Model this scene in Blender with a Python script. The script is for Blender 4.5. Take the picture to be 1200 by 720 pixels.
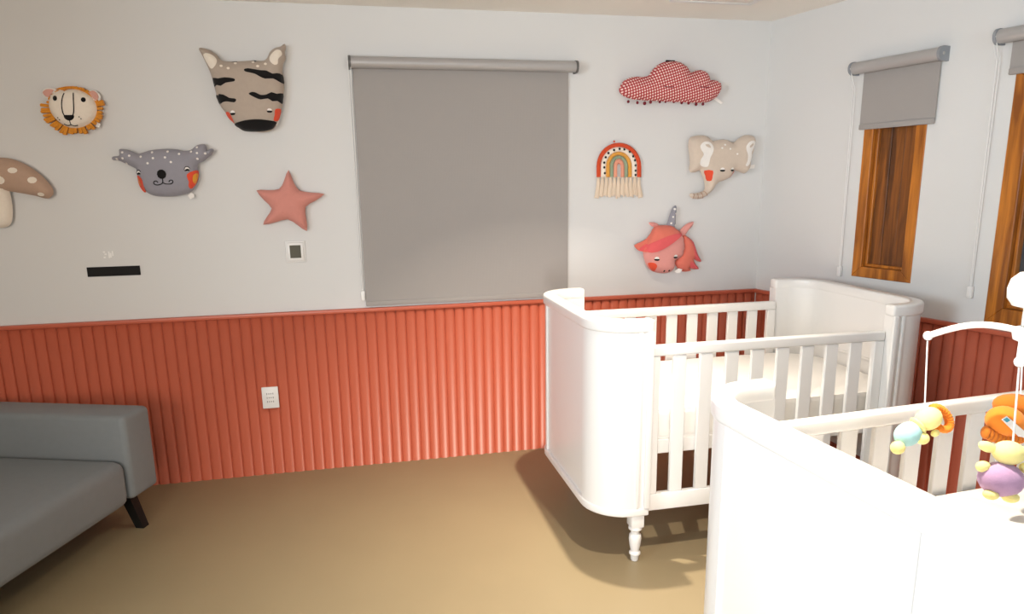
import bpy, bmesh, math, random
from mathutils import Vector, Matrix
from mathutils.geometry import delaunay_2d_cdt
random.seed(7)
for o in list(bpy.data.objects): bpy.data.objects.remove(o)
SC = bpy.context.scene
COL = SC.collection

# ------------------------------------------------------------------ camera
F_PX, CX, CY = 831.86, 600.0, 400.0          # focal length and principal point in a 1200 x 720 frame
CAM = Vector((-2.516, -4.100, 1.629))
YAW, PITCH, ROLL = map(math.radians, (12.396, 12.474, 0.825))
_f = Vector((math.sin(YAW) * math.cos(PITCH), math.cos(YAW) * math.cos(PITCH), -math.sin(PITCH)))
_r = Vector((math.cos(YAW), -math.sin(YAW), 0)); _d = _f.cross(_r)
CR = _r * math.cos(ROLL) + _d * math.sin(ROLL); CD = _d * math.cos(ROLL) - _r * math.sin(ROLL); CF = _f
cd = bpy.data.cameras.new('camera'); cam = bpy.data.objects.new('camera', cd); COL.objects.link(cam)
cd.sensor_width = 36; cd.sensor_fit = 'HORIZONTAL'; cd.lens = F_PX / 1200 * 36
cd.shift_x = 0; cd.shift_y = (CY - 360) / 1200; cd.clip_start = .05
m = Matrix((CR, -CD, -CF)).transposed().to_4x4(); m.translation = CAM
cam.matrix_world = m
SC.camera = cam

# ------------------------------------------------------------------ world, exposure, large lights
w = bpy.data.worlds.new('world'); SC.world = w; w.use_nodes = True
w.node_tree.nodes['Background'].inputs[0].default_value = (.8, .85, .95, 1)
w.node_tree.nodes['Background'].inputs[1].default_value = .25
vs = SC.view_settings
vs.view_transform = 'Standard'; vs.look = 'None'; vs.exposure = 0.07; vs.gamma = 1; vs.use_curve_mapping = False

def area(name, loc, target, power, size, color, shape='DISK', size_y=None, spread=180):
    l = bpy.data.lights.new(name, 'AREA'); l.energy = power; l.color = color; l.shape = shape; l.size = size
    if size_y: l.size_y = size_y
    l.spread = math.radians(spread)
    o = bpy.data.objects.new(name, l); COL.objects.link(o); o.location = loc
    o.rotation_euler = (Vector(target) - Vector(loc)).to_track_quat('-Z', 'Y').to_euler()
    return o
CEIL = 2.557
WARM = (1.0, .88, .73)
DOWNLIGHTS = [(-1.50, -1.20, 23, 95), (-1.47, -2.50, 21, 95), (-3.45, -3.00, 4, 175)]  # the third, on the sofa side, is an added fill lamp
# added low area light, unseen behind the camera, for the crib fronts
area('low_fill', (-2.85, -4.95, .90), (-1.5, -1.6, .62), 13.5, .55, (1.0, .985, .98), 'RECTANGLE', .6, spread=85)
# unseen cool fill lights added at the left and behind the camera
area('left_cool_fill', (-5.3, -3.6, 1.85), (.6, -1.6, 1.75), 52, 1.5, (.74, .89, 1.0), 'RECTANGLE', 1.1, spread=100)
area('rear_cool_fill', (-.9, -5.9, 1.95), (.35, -.4, 1.9), 12, 1.5, (.74, .89, 1.0), 'RECTANGLE', 1.2, spread=110)
# warm fill light added behind the camera for the left back wall
area('left_warm_fill', (-4.3, -5.9, 1.75), (-4.2, 0, 1.7), 31, 1.4, (1.0, .90, .79), 'RECTANGLE', 1.3, spread=110)

# ------------------------------------------------------------------ materials
MATS = {}
def mat(name, col, rough=.6, spec=.5, bump=None, var=None, metallic=0, sheen=0, coat=0, emit=None):
    """plain procedural material: noise colour variation var=(amount, scale), noise bump=(strength, scale)"""
    m = bpy.data.materials.new(name); m.use_nodes = True
    nt = m.node_tree; b = nt.nodes['Principled BSDF']
    b.inputs['Base Color'].default_value = (*col, 1); b.inputs['Roughness'].default_value = rough
    b.inputs['Specular IOR Level'].default_value = spec; b.inputs['Metallic'].default_value = metallic
    if sheen: b.inputs['Sheen Weight'].default_value = sheen
    if coat: b.inputs['Coat Weight'].default_value = coat
    if emit:
        b.inputs['Emission Color'].default_value = (*emit[0], 1); b.inputs['Emission Strength'].default_value = emit[1]
    tc = nt.nodes.new('ShaderNodeTexCoord')
    if var:
        n = nt.nodes.new('ShaderNodeTexNoise'); n.inputs['Scale'].default_value = var[1]; n.inputs['Detail'].default_value = 5
        nt.links.new(tc.outputs['Object'], n.inputs['Vector'])
        r = nt.nodes.new('ShaderNodeMixRGB'); a = var[0]
        r.inputs[1].default_value = (*[c * (1 - a) for c in col], 1); r.inputs[2].default_value = (*[min(1, c * (1 + a)) for c in col], 1)
        nt.links.new(n.outputs[0], r.inputs[0]); nt.links.new(r.outputs[0], b.inputs['Base Color'])
    if bump:
        n = nt.nodes.new('ShaderNodeTexNoise'); n.inputs['Scale'].default_value = bump[1]; n.inputs['Detail'].default_value = 3
        nt.links.new(tc.outputs['Object'], n.inputs['Vector'])
        bp = nt.nodes.new('ShaderNodeBump'); bp.inputs['Strength'].default_value = bump[0]; bp.inputs['Distance'].default_value = .004
        nt.links.new(n.outputs[0], bp.inputs['Height']); nt.links.new(bp.outputs[0], b.inputs['Normal'])
    MATS[name] = m
    return m
def srgb(r, g, b):
    f = lambda c: (c / 255 / 12.92) if c / 255 <= .04045 else ((c / 255 + .055) / 1.055) ** 2.4
    return (f(r), f(g), f(b))
def wood_mat(name, c1, c2):
    m = mat(name, c1, .35, .5); nt = m.node_tree; b = nt.nodes['Principled BSDF']
    tc = nt.nodes['Texture Coordinate']; mp = nt.nodes.new('ShaderNodeMapping'); mp.inputs['Scale'].default_value = (14, 14, 1.1)
    n = nt.nodes.new('ShaderNodeTexNoise'); n.inputs['Scale'].default_value = 2.2; n.inputs['Detail'].default_value = 7; n.inputs['Distortion'].default_value = .6
    rp = nt.nodes.new('ShaderNodeValToRGB'); rp.color_ramp.elements[0].position = .36; rp.color_ramp.elements[1].position = .66
    rp.color_ramp.elements[0].color = (*c2, 1); rp.color_ramp.elements[1].color = (*c1, 1)
    nt.links.new(tc.outputs['Object'], mp.inputs[0]); nt.links.new(mp.outputs[0], n.inputs['Vector'])
    nt.links.new(n.outputs[0], rp.inputs[0]); nt.links.new(rp.outputs[0], b.inputs['Base Color'])
    return m
def weave_mat(name, col, scale=900):
    m = mat(name, col, .9, .2, sheen=.15); nt = m.node_tree; b = nt.nodes['Principled BSDF']; tc = nt.nodes['Texture Coordinate']
    wv = []
    for ax in 'XZ':
        x = nt.nodes.new('ShaderNodeTexWave'); x.wave_type = 'BANDS'; x.bands_direction = ax; x.inputs['Scale'].default_value = scale / 20
        nt.links.new(tc.outputs['Object'], x.inputs['Vector']); wv.append(x)
    ad = nt.nodes.new('ShaderNodeMath'); ad.operation = 'ADD'
    nt.links.new(wv[0].outputs[1], ad.inputs[0]); nt.links.new(wv[1].outputs[1], ad.inputs[1])
    bp = nt.nodes.new('ShaderNodeBump'); bp.inputs['Strength'].default_value = .12; bp.inputs['Distance'].default_value = .001
    nt.links.new(ad.outputs[0], bp.inputs['Height']); nt.links.new(bp.outputs[0], b.inputs['Normal'])
    return m
def gingham_mat(name, c_white, c_mid, c_dark, pitch):
    m = mat(name, c_mid, .9, .2); nt = m.node_tree; b = nt.nodes['Principled BSDF']; tc = nt.nodes['Texture Coordinate']
    sp = nt.nodes.new('ShaderNodeSeparateXYZ'); nt.links.new(tc.outputs['Object'], sp.inputs[0])
    def saw(out, ang):
        pass
    mp = nt.nodes.new('ShaderNodeMapping'); mp.inputs['Rotation'].default_value = (0, .30, 0); mp.inputs['Scale'].default_value = (1 / pitch,) * 3
    nt.links.new(tc.outputs['Object'], mp.inputs[0]); nt.links.new(mp.outputs[0], sp.inputs[0])
    cmp_ = []
    for o in (0, 2):
        fr = nt.nodes.new('ShaderNodeMath'); fr.operation = 'FRACT'; nt.links.new(sp.outputs[o], fr.inputs[0])
        gt = nt.nodes.new('ShaderNodeMath'); gt.operation = 'GREATER_THAN'; gt.inputs[1].default_value = .50; nt.links.new(fr.outputs[0], gt.inputs[0]); cmp_.append(gt)
    ad = nt.nodes.new('ShaderNodeMath'); ad.operation = 'ADD'; nt.links.new(cmp_[0].outputs[0], ad.inputs[0]); nt.links.new(cmp_[1].outputs[0], ad.inputs[1])
    mu = nt.nodes.new('ShaderNodeMath'); mu.operation = 'MULTIPLY'; mu.inputs[1].default_value = .45; nt.links.new(ad.outputs[0], mu.inputs[0])
    rp = nt.nodes.new('ShaderNodeValToRGB'); rp.color_ramp.interpolation = 'CONSTANT'
    e = rp.color_ramp.elements; e[0].position = 0; e[0].color = (*c_dark, 1); e[1].position = .3; e[1].color = (*c_mid, 1)
    k = e.new(.7); k.color = (*c_white, 1)
    nt.links.new(mu.outputs[0], rp.inputs[0]); nt.links.new(rp.outputs[0], b.inputs['Base Color'])
    return m

mat('wall_paint', (.68, .668, .655), .75, .3, bump=(.05, 60))
mat('ceiling_paint', (.88, .84, .78), .85, .2)
mat('coral_paint', (.53, .115, .060), .36, .5, bump=(.04, 120))
mat('floor_vinyl', (.275, .218, .128), .42, .4, var=(.06, 3), bump=(.03, 200))
mat('white_lacquer', (.76, .745, .73), .28, .5, coat=.15)
mat('white_plastic', (.78, .76, .74), .4, .5)
mat('mattress_cotton', (.80, .78, .75), .9, .2, bump=(.15, 90))
weave_mat('blind_fabric', srgb(158, 152, 148))
mat('blind_metal', srgb(172, 168, 166), .35, .5, metallic=.2)
mat('blind_plastic', srgb(140, 143, 148), .45, .5)
mat('dark_plastic', srgb(92, 90, 88), .4, .5)
mat('black_gloss', (.010, .009, .009), .7, .2)
mat('screen_glass', srgb(82, 78, 64), .5, .3)
mat('sofa_fabric', srgb(124, 128, 130), .65, .35, var=(.05, 30), bump=(.12, 500), sheen=.1)
mat('black_wood', (.008, .0075, .007), .5, .25)
wood_mat('stained_wood', srgb(196, 120, 40), srgb(134, 74, 22))
wood_mat('stained_panel', srgb(150, 88, 32), srgb(88, 50, 20))
mat('window_glass', (.055, .06, .065), .08, .5)
mat('lamp_lens', (.9, .88, .8), .5, .3, emit=((1.0, .88, .72), 6.0))
fab = lambda n, *c: mat(n, srgb(*c), .92, .15, var=(.05, 60), bump=(.2, 350), sheen=.15)
fab('felt_cream', 236, 224, 209); fab('felt_orange', 214, 140, 48); fab('felt_pink', 214, 160, 146); fab('felt_black', 26, 24, 24)
fab('felt_grey', 150, 147, 155); fab('felt_sand', 208, 191, 175); fab('felt_white', 238, 232, 226); fab('felt_red', 226, 84, 58); fab('felt_yellow', 226, 160, 60)
fab('felt_taupe', 178, 162, 148); fab('felt_coral', 206, 138, 126); fab('felt_brown', 184, 154, 134); fab('felt_blush', 222, 152, 144)
fab('felt_rust', 206, 78, 46); fab('felt_ochre', 222, 158, 72); fab('felt_sage', 146, 160, 134); fab('felt_peach', 226, 154, 128)
fab('felt_rose', 222, 96, 98); fab('felt_salmon', 220, 118, 100); fab('yarn_cream', 226, 206, 184); fab('felt_maroon', 120, 44, 52)
fab('plush_yellow', 248, 236, 160); fab('plush_blue', 168, 214, 220); fab('plush_purple', 184, 150, 186); fab('plush_orange', 240, 140, 50)
fab('plush_rust', 204, 116, 40)
gingham_mat('gingham_red', srgb(244, 222, 214), srgb(186, 84, 84), srgb(170, 60, 64), .0150)

# ------------------------------------------------------------------ object helpers
def put(name, bm, material, parent=None, loc=(0, 0, 0), rot=0, smooth=True, kind=None):
    me = bpy.data.meshes.new(name); bmesh.ops.recalc_face_normals(bm, faces=bm.faces); bm.to_mesh(me); bm.free()
    if smooth:
        for p in me.polygons: p.use_smooth = True
        me.set_sharp_from_angle(angle=math.radians(38))
    me.materials.append(MATS[material])
    return link(name, me, parent, loc, rot, kind)
def link(name, me, parent=None, loc=(0, 0, 0), rot=0, kind=None):
    o = bpy.data.objects.new(name, me); COL.objects.link(o)
    o.location = loc; o.rotation_euler = (0, 0, rot) if not hasattr(rot, '__len__') else rot
    if parent: o.parent = parent
    if kind: o['kind'] = kind
    return o
def thing(name, label, cat, loc=(0, 0, 0), rot=0, group=None):
    o = bpy.data.objects.new(name, None); o.empty_display_size = .05; COL.objects.link(o)
    o.location = loc; o.rotation_euler = (0, 0, rot) if not hasattr(rot, '__len__') else rot
    return tag(o, label, cat, group)
def tag(o, label, cat, group=None):
    o['label'] = label; o['category'] = cat
    if group: o['group'] = group
    return o
def box(bm, x0, x1, y0, y1, z0, z1, bev=0, seg=2):
    r = bmesh.ops.create_cube(bm, size=1); v = r['verts']
    for p in v: p.co = Vector(((x0 + x1) / 2 + p.co.x * (x1 - x0), (y0 + y1) / 2 + p.co.y * (y1 - y0), (z0 + z1) / 2 + p.co.z * (z1 - z0)))
    if bev:
        es = set(e for p in v for e in p.link_edges)
        bmesh.ops.bevel(bm, geom=list(es), offset=bev, segments=seg, affect='EDGES', profile=.5)
    return bm
def bbox(*a, **k): return box(bmesh.new(), *a, **k)
def lathe(bm, prof, c=(0, 0, 0), seg=20, axis='z', cap=True):
    rings = []
    for r, h in prof:
        ring = []
        for i in range(seg):
            a = 2 * math.pi * i / seg; p = (r * math.cos(a), r * math.sin(a), h)
            if axis == 'x': p = (h, p[0], p[1])
            if axis == 'y': p = (p[0], h, p[1])
            ring.append(bm.verts.new((c[0] + p[0], c[1] + p[1], c[2] + p[2])))
        rings.append(ring)
    for a, b in zip(rings, rings[1:]):
        for i in range(seg): bm.faces.new((a[i], a[(i + 1) % seg], b[(i + 1) % seg], b[i]))
    if cap: bm.faces.new(rings[0]); bm.faces.new(rings[-1])
    return bm
def tube(bm, pts, r, seg=8):
    pts = [Vector(p) for p in pts]; rings = []; up = Vector((0.13, .31, .94))
    for i, p in enumerate(pts):
        t = (pts[min(i + 1, len(pts) - 1)] - pts[max(i - 1, 0)]).normalized()
        a = t.cross(up).normalized(); b = t.cross(a)
        rr = r[i] if hasattr(r, '__len__') else r
        rings.append([bm.verts.new(p + a * rr * math.cos(2 * math.pi * k / seg) + b * rr * math.sin(2 * math.pi * k / seg)) for k in range(seg)])
    for a, b in zip(rings, rings[1:]):
        for i in range(seg): bm.faces.new((a[i], a[(i + 1) % seg], b[(i + 1) % seg], b[i]))
    bm.faces.new(rings[0]); bm.faces.new(rings[-1])
    return bm
def ball(bm, c, r, seg=16):
    rr = r if hasattr(r, '__len__') else (r, r, r)
    res = bmesh.ops.create_uvsphere(bm, u_segments=seg, v_segments=seg // 2 + 2, radius=1)
    for v in res['verts']: v.co = Vector((c[0] + v.co.x * rr[0], c[1] + v.co.y * rr[1], c[2] + v.co.z * rr[2]))
    return bm
def prism(bm, poly, z0, z1, bev=0):
    lo = [bm.verts.new((x, y, z0)) for x, y in poly]; hi = [bm.verts.new((x, y, z1)) for x, y in poly]; n = len(poly)
    top = bm.faces.new(hi); bot = bm.faces.new(lo[::-1])
    for i in range(n): bm.faces.new((lo[i], lo[(i + 1) % n], hi[(i + 1) % n], hi[i]))
    if bev:
        bmesh.ops.bevel(bm, geom=list(set(top.edges) | set(bot.edges)), offset=bev, segments=3, affect='EDGES', profile=.5)
    return bm

# pixel of the photograph -> direction -> point on a known plane
def ray(px, py): return CF + CR * ((px - CX) / F_PX) + CD * ((py - CY) / F_PX)
def on_y(px, py, y): v = ray(px, py); return CAM + v * ((y - CAM.y) / v.y)
def at_depth(px, py, d): return CAM + ray(px, py) * d

# ------------------------------------------------------------------ room shell
XL, YF = -5.4, -6.2                      # left wall, wall behind the camera
ANG = -0.21975                           # the right wall is turned out of square
RROT = -ANG                              # local frame of the right wall: x out of the room, y along it, z up
RD = Vector((math.sin(ANG), math.cos(ANG), 0)); RN = Vector((math.cos(ANG), -math.sin(ANG), 0))
def rwp(t, z=0, off=0): return RD * t + RN * off + Vector((0, 0, z))
TEND = YF / math.cos(ANG)
xr = rwp(TEND).x
floor_poly = [(XL - .1, YF - .1), (xr + .15, YF - .1), (.12, .1), (XL - .1, .1)]
put('floor', prism(bmesh.new(), floor_poly, -.08, 0), 'floor_vinyl', kind='structure', smooth=False)
put('ceiling', prism(bmesh.new(), floor_poly, CEIL, CEIL + .08), 'ceiling_paint', kind='structure', smooth=False)
put('wall_back', bbox(XL - .1, .12, 0, .12, 0, CEIL), 'wall_paint', kind='structure', smooth=False)
put('wall_left', bbox(XL - .12, XL, YF, 0, 0, CEIL), 'wall_paint', kind='structure', smooth=False)
put('wall_front', bbox(XL, xr, YF - .12, YF, 0, CEIL), 'wall_paint', kind='structure', smooth=False)
# right wall with two window openings (local frame)
W1 = (-1.066, -.713, 1.108, 2.06)        # y0, y1, z0, z1
W2 = (-1.96, -1.451, .972, 2.09)
bm = bmesh.new()
box(bm, 0, .14, TEND, W2[0], 0, CEIL); box(bm, 0, .14, W2[1], W1[0], 0, CEIL); box(bm, 0, .14, W1[1], 0, 0, CEIL)
for q in (W1, W2): box(bm, 0, .14, q[0], q[1], 0, q[2]); box(bm, 0, .14, q[0], q[1], q[3], CEIL)
put('wall_right', bm, 'wall_paint', rot=RROT, kind='structure', smooth=False)

# fluted coral wainscot: every reed is a piece of its own
ZW = .95; PITCH_W = .05691
def reed_mesh(h):
    bm = bmesh.new(); n = 10; lo = []; hi = []
    for i in range(n + 1):
        a = math.pi * i / n; x = -math.cos(a) * PITCH_W * .49; y = -.004 - .0135 * math.sin(a) ** .8
        lo.append(bm.verts.new((x, y, 0))); hi.append(bm.verts.new((x, y, h)))
    for i in range(n): bm.faces.new((lo[i], lo[i + 1], hi[i + 1], hi[i]))
    bm.faces.new(lo); bm.faces.new(hi)
    me = bpy.data.meshes.new('slat'); bm.to_mesh(me); bm.free()
    for p in me.polygons: p.use_smooth = len(p.vertices) == 4
    me.materials.append(MATS['coral_paint']); return me
REED = reed_mesh(ZW - .022)
X0 = -4.5506 * .95
tb = put('trim_1', bbox(XL, -.005, -.004, -.0005, 0, ZW - .02), 'coral_paint', kind='structure', smooth=False)
put('cap_rail', bbox(XL, .003, -.028, -.001, ZW - .022, ZW, bev=.004), 'coral_paint', tb)
i0 = math.ceil((XL + .03 - X0) / PITCH_W)
i = i0
while X0 + i * PITCH_W < -.03:
    link('slat', REED, tb, (X0 + i * PITCH_W, 0, .0)); i += 1
tr = put('trim_2', bbox(-.004, -.0005, -3.4, -.01, 0, ZW - .02), 'coral_paint', rot=RROT, kind='structure', smooth=False)
put('cap_rail', bbox(-.028, -.001, -3.4, -.001, ZW - .0225, ZW - .0005, bev=.004), 'coral_paint', tr)
i = 0
while -.05 - i * PITCH_W > -3.37:
    link('slat', REED, tr, (0, -.05 - i * PITCH_W, 0), -math.pi / 2); i += 1

# wooden windows in the right wall
def frame_piece(name, parent, a, b, wdt, depth, proud, mat_):
    """mitred board from a to b in the (y, z) plane, wdt to the inner side"""
    bm = bmesh.new(); (y0, z0), (y1, z1) = a, b; d = Vector((y1 - y0, z1 - z0)); L = d.length; d /= L; nrm = Vector((-d.y, d.x))
    q = [Vector(a), Vector(b), Vector(b) - d * wdt + nrm * wdt, Vector(a) + d * wdt + nrm * wdt]
    A = [bm.verts.new((-proud, p.x, p.y)) for p in q]; B = [bm.verts.new((depth, p.x, p.y)) for p in q]
    f = bm.faces.new(A); bm.faces.new(B[::-1])
    for k in range(4): bm.faces.new((A[k], A[(k + 1) % 4], B[(k + 1) % 4], B[k]))
    bmesh.ops.bevel(bm, geom=list(f.edges), offset=.003, segments=1, affect='EDGES')
    return put(name, bm, mat_, parent, smooth=False)
def window(name, q, fw, glass):
    y0, y1, z0, z1 = q
    o = bpy.data.objects.new(name, None); COL.objects.link(o); o.rotation_euler = (0, 0, RROT); o['kind'] = 'structure'
    e = .0005
    c = [(y1 - e, z0 + e), (y1 - e, z1 - e), (y0 + e, z1 - e), (y0 + e, z0 + e)]
    for k in range(4): frame_piece('frame_board', o, c[k], c[(k + 1) % 4], fw, .10, .004, 'stained_wood')
    # moulded bead inside the frame
    g = fw + .001; c = [(y1 - g, z0 + g), (y1 - g, z1 - g), (y0 + g, z1 - g), (y0 + g, z0 + g)]
    for k in range(4): frame_piece('bead', o, c[k], c[(k + 1) % 4], .016, .09, -.022, 'stained_wood')
    g2 = g + .008
    if glass:
        put('pane', bbox(.055, .063, y0 + g2, y1 - g2, z0 + g2, z1 - g2), 'window_glass', o, smooth=False)
    else:
        n = 3; wd = (y1 - y0 - 2 * g2) / n
        for k in range(n):
            ya = y0 + g2 + k * wd
            put('shutter_plank', bbox(.038 + .003 * (k % 2), .075, ya + .0008, ya + wd - .0008, z0 + g2, z1 - g2, bev=.002, seg=1), 'stained_panel', o, smooth=False)
    return o
window('window_1', W1, .056, False)
window('window_2', W2, .075, True)
put('backing_board', bbox(.105, .135, W2[0], W2[1], W2[2], W2[3]), 'black_gloss', bpy.data.objects['window_2'], smooth=False)

# ------------------------------------------------------------------ ceiling hatch and downlights
h = thing('ceiling_hatch', 'square white access hatch flush in the ceiling above the far crib', 'hatch', (-.595, -.605, CEIL))
put('hatch_door', bbox(-.20, .20, -.20, .20, -.007, -.0005, bev=.002), 'ceiling_paint', h)
for a in ((-.235, .235, -.235, -.206), (-.235, .235, .206, .235), (-.235, -.206, -.2055, .2055), (.206, .235, -.2055, .2055)):
    put('hatch_frame', bbox(*a, -.010, -.0005, bev=.002), 'white_plastic', h)
DL_NAMES = ['above the far crib', 'between the two cribs', 'added as unseen fill on the sofa side']
for (x, y, p, spr), nm in zip(DOWNLIGHTS, DL_NAMES):
    d = thing('ceiling_downlight', 'small round white ceiling downlight ' + nm, 'downlight', (x, y, CEIL), group='ceiling downlights')
    put('trim_ring', lathe(bmesh.new(), [(.045, -.0005), (.062, -.0005), (.062, -.006), (.045, -.010)], cap=False), 'white_plastic', d)
    put('lens', lathe(bmesh.new(), [(.044, -.0005), (.044, -.003)]), 'lamp_lens', d)
    area('downlight_lamp', (x, y, CEIL - .02), (x, y, 0), p, .045, WARM, spread=spr)

# ------------------------------------------------------------------ roller blinds
def blind(name, label, loc, rot, width, drop, tube_r, cord_side, cord_len, fab_in, rear=.012, end_mat='blind_plastic'):
    """local frame: x across, -y into the room, z down from the tube axis"""
    o = thing(name, label, 'roller blind', loc, rot)
    yc = -tube_r - .012; hw = width / 2
    put('tube', lathe(bmesh.new(), [(tube_r, -hw + .012), (tube_r, hw - .012)], (0, yc, 0), 28, 'x'), 'blind_metal', o)
    for s in (-1, 1):
        bm = bmesh.new()
        pts = [(-.0005, tube_r * 1.1)] + [(yc - tube_r * 1.12 * math.sin(a), tube_r * 1.12 * math.cos(a)) for a in [math.pi * k / 12 for k in range(13)]] + [(-.0005, -tube_r * 1.1)]
        A = [bm.verts.new((s * hw, y, z)) for y, z in pts]; B = [bm.verts.new((s * (hw - .013), y, z)) for y, z in pts]
        bm.faces.new(A); bm.faces.new(B)
        for k in range(len(pts)): bm.faces.new((A[k], A[(k + 1) % len(pts)], B[(k + 1) % len(pts)], B[k]))
        br = put('bracket', bm, end_mat, o)
        put('axle_cap', lathe(bmesh.new(), [(.008, s * hw), (.006, s * (hw + .003))], (0, yc, 0), 14, 'x'), 'blind_metal', br)
    fx0, fx1 = -hw + fab_in[0], hw - fab_in[1]
    ff = yc - tube_r + .002 if rear is None else -rear
    bm = bmesh.new(); n = 8
    top_z = -tube_r * .5
    for k in range(n): box(bm, fx0, fx1, ff - .0006, ff + .0006, -drop + (drop + top_z) * k / n, -drop + (drop + top_z) * (k + 1) / n)
    bmesh.ops.remove_doubles(bm, verts=bm.verts, dist=1e-5)
    put('fabric', bm, 'blind_fabric', o, smooth=False)
    put('hem_bar', bbox(fx0, fx1, ff - .009, ff + .006, -drop - .012, -drop + .016, bev=.005), 'blind_fabric', o)
    # bead chain loop with its weight
    cx = cord_side * (hw - .005); c = None
    for dx in (-.007, .007):
        c = put('pull_chain', tube(bmesh.new(), [(cx + dx, yc - tube_r * 1.02, 0), (cx + dx * .9, -.022, -.10), (cx + dx * .5 + cord_side * -.0, -.014, -cord_len + .02), (cx + dx * .3, -.014, -cord_len)], .0024, 6), 'white_plastic', o)
    put('chain_weight', bbox(cx - .011, cx + .011, -.024, -.004, -cord_len - .055, -cord_len, bev=.003), 'white_plastic', c)
    return o
bl = blind('roller_blind', 'large grey roller blind pulled down to the coral wainscot on the back wall', (-1.855, 0, 2.270), 0, 1.262, 1.298, .030, -1, 1.22, (.020, .044), end_mat='dark_plastic')
bl.rotation_euler = (0, 0, 0)
blind('roller_blind', 'short grey roller blind half raised above the narrow wooden shuttered window', rwp(-.889, 2.195), RROT - math.pi / 2, .500, .300, .030, -1, 1.04, (.052, .030))
blind('roller_blind', 'grey roller blind at the right edge above the dark glazed wooden window', rwp(-1.72, 2.222), RROT - math.pi / 2, .690, .150, .030, -1, 1.09, (.052, .030))

# ------------------------------------------------------------------ small wall fittings
c = on_y(346.5, 295, 0)
t = thing('thermostat', 'small white square thermostat with dark screen below the star cushion', 'thermostat', (c.x, 0, c.z))
put('plate', bbox(-.053, .053, -.006, -.0005, -.060, .060, bev=.005), 'white_plastic', t)
put('housing', bbox(-.044, .044, -.016, -.006, -.051, .051, bev=.006), 'white_plastic', t)
put('screen', bbox(-.029, .029, -.0175, -.0165, -.034, .036), 'screen_glass', t, smooth=False)
c = on_y(133.7, 318, 0)
t = thing('wall_vent', 'long thin black wall slot left of the thermostat', 'wall vent', (c.x, 0, c.z))
put('cover', bbox(-.128, .128, -.004, -.0005, -.025, .025, bev=.001, seg=1), 'black_gloss', t)
c = on_y(128, 298.5, 0)
bm = bmesh.new()
for a in ((-.028, -.018, .010, .018), (-.022, -.012, -.002, .006), (-.028, -.018, -.018, -.010), (-.004, .003, -.018, .016), (.004, .011, -.016, .008), (.014, .020, -.008, .018)): box(bm, a[0], a[1], -.0012, -.0004, a[2], a[3])
mat('pale_mark', (.86, .84, .82), .5)  # small marks in a paler tone than the wall
tag(put('pale_wall_marks', bm, 'pale_mark', None, (c.x, 0, c.z), smooth=False), 'faint pale marks on the wall above the black slot', 'wall mark')
c = on_y(317, 466, -.02)
t = thing('wall_socket', 'white wall socket plate with three rows of holes on the wainscot', 'socket', (c.x, -.0185, c.z))
pl = put('plate', bbox(-.045, .045, -.009, 0, -.063, .063, bev=.004), 'white_plastic', t)
put('insert', bbox(-.024, .024, -.011, -.009, -.034, .036, bev=.001), 'white_plastic', t)
for rz in (.024, .001, -.022):
    for rx, a, b in ((-.017, .0015, .005), (-.006, .0022, .003), (.005, .0022, .003), (.016, .0015, .005)):
        put('hole', bbox(rx - a, rx + a, -.0116, -.0112, rz - b, rz + b), 'dark_plastic', t, smooth=False)

# ------------------------------------------------------------------ soft cushions on the wall
def smooth_loop(pts, n=4, closed=True):
    out = []; N = len(pts)
    for i in range(N if closed else N - 1):
        p0, p1, p2, p3 = (pts[(i + k - 1) % N] if closed else pts[min(max(i + k - 1, 0), N - 1)] for k in range(4))
        for j in range(n):
            t = j / n
            out.append(tuple(.5 * (2 * b + (c - a) * t + (2 * a - 5 * b + 4 * c - d) * t * t + (-a + 3 * b - 3 * c + d) * t ** 3) for a, b, c, d in zip(p0, p1, p2, p3)))
    if not closed: out.append(tuple(pts[-1]))
    return out
def seg_dist(p, a, b):
    dx, dy = b[0] - a[0], b[1] - a[1]; L = dx * dx + dy * dy
    t = 0 if L == 0 else max(0, min(1, ((p[0] - a[0]) * dx + (p[1] - a[1]) * dy) / L))
    return math.hypot(p[0] - a[0] - dx * t, p[1] - a[1] - dy * t)
def inside(p, poly):
    r = False; j = len(poly) - 1
    for i in range(len(poly)):
        a, b = poly[i], poly[j]
        if (a[1] > p[1]) != (b[1] > p[1]) and p[0] < (b[0] - a[0]) * (p[1] - a[1]) / (b[1] - a[1]) + a[0]: r = not r
        j = i
    return r
def triangulate(poly, step):
    xs = [p[0] for p in poly]; ys = [p[1] for p in poly]; pts = [Vector(p) for p in poly]; n = len(poly)
    y = min(ys) + step * .5; row = 0
    while y < max(ys):
        x = min(xs) + (step * .5 if row % 2 else 0)
        while x < max(xs):
            if inside((x, y), poly) and min(seg_dist((x, y), poly[i], poly[i - 1]) for i in range(n)) > step * .45: pts.append(Vector((x, y)))
            x += step
        y += step * .87; row += 1
    v, e, f, *_ = delaunay_2d_cdt(pts, [(i, (i + 1) % n) for i in range(n)], [list(range(n))], 1, 1e-6)
    return [tuple(q) for q in v], f
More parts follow.
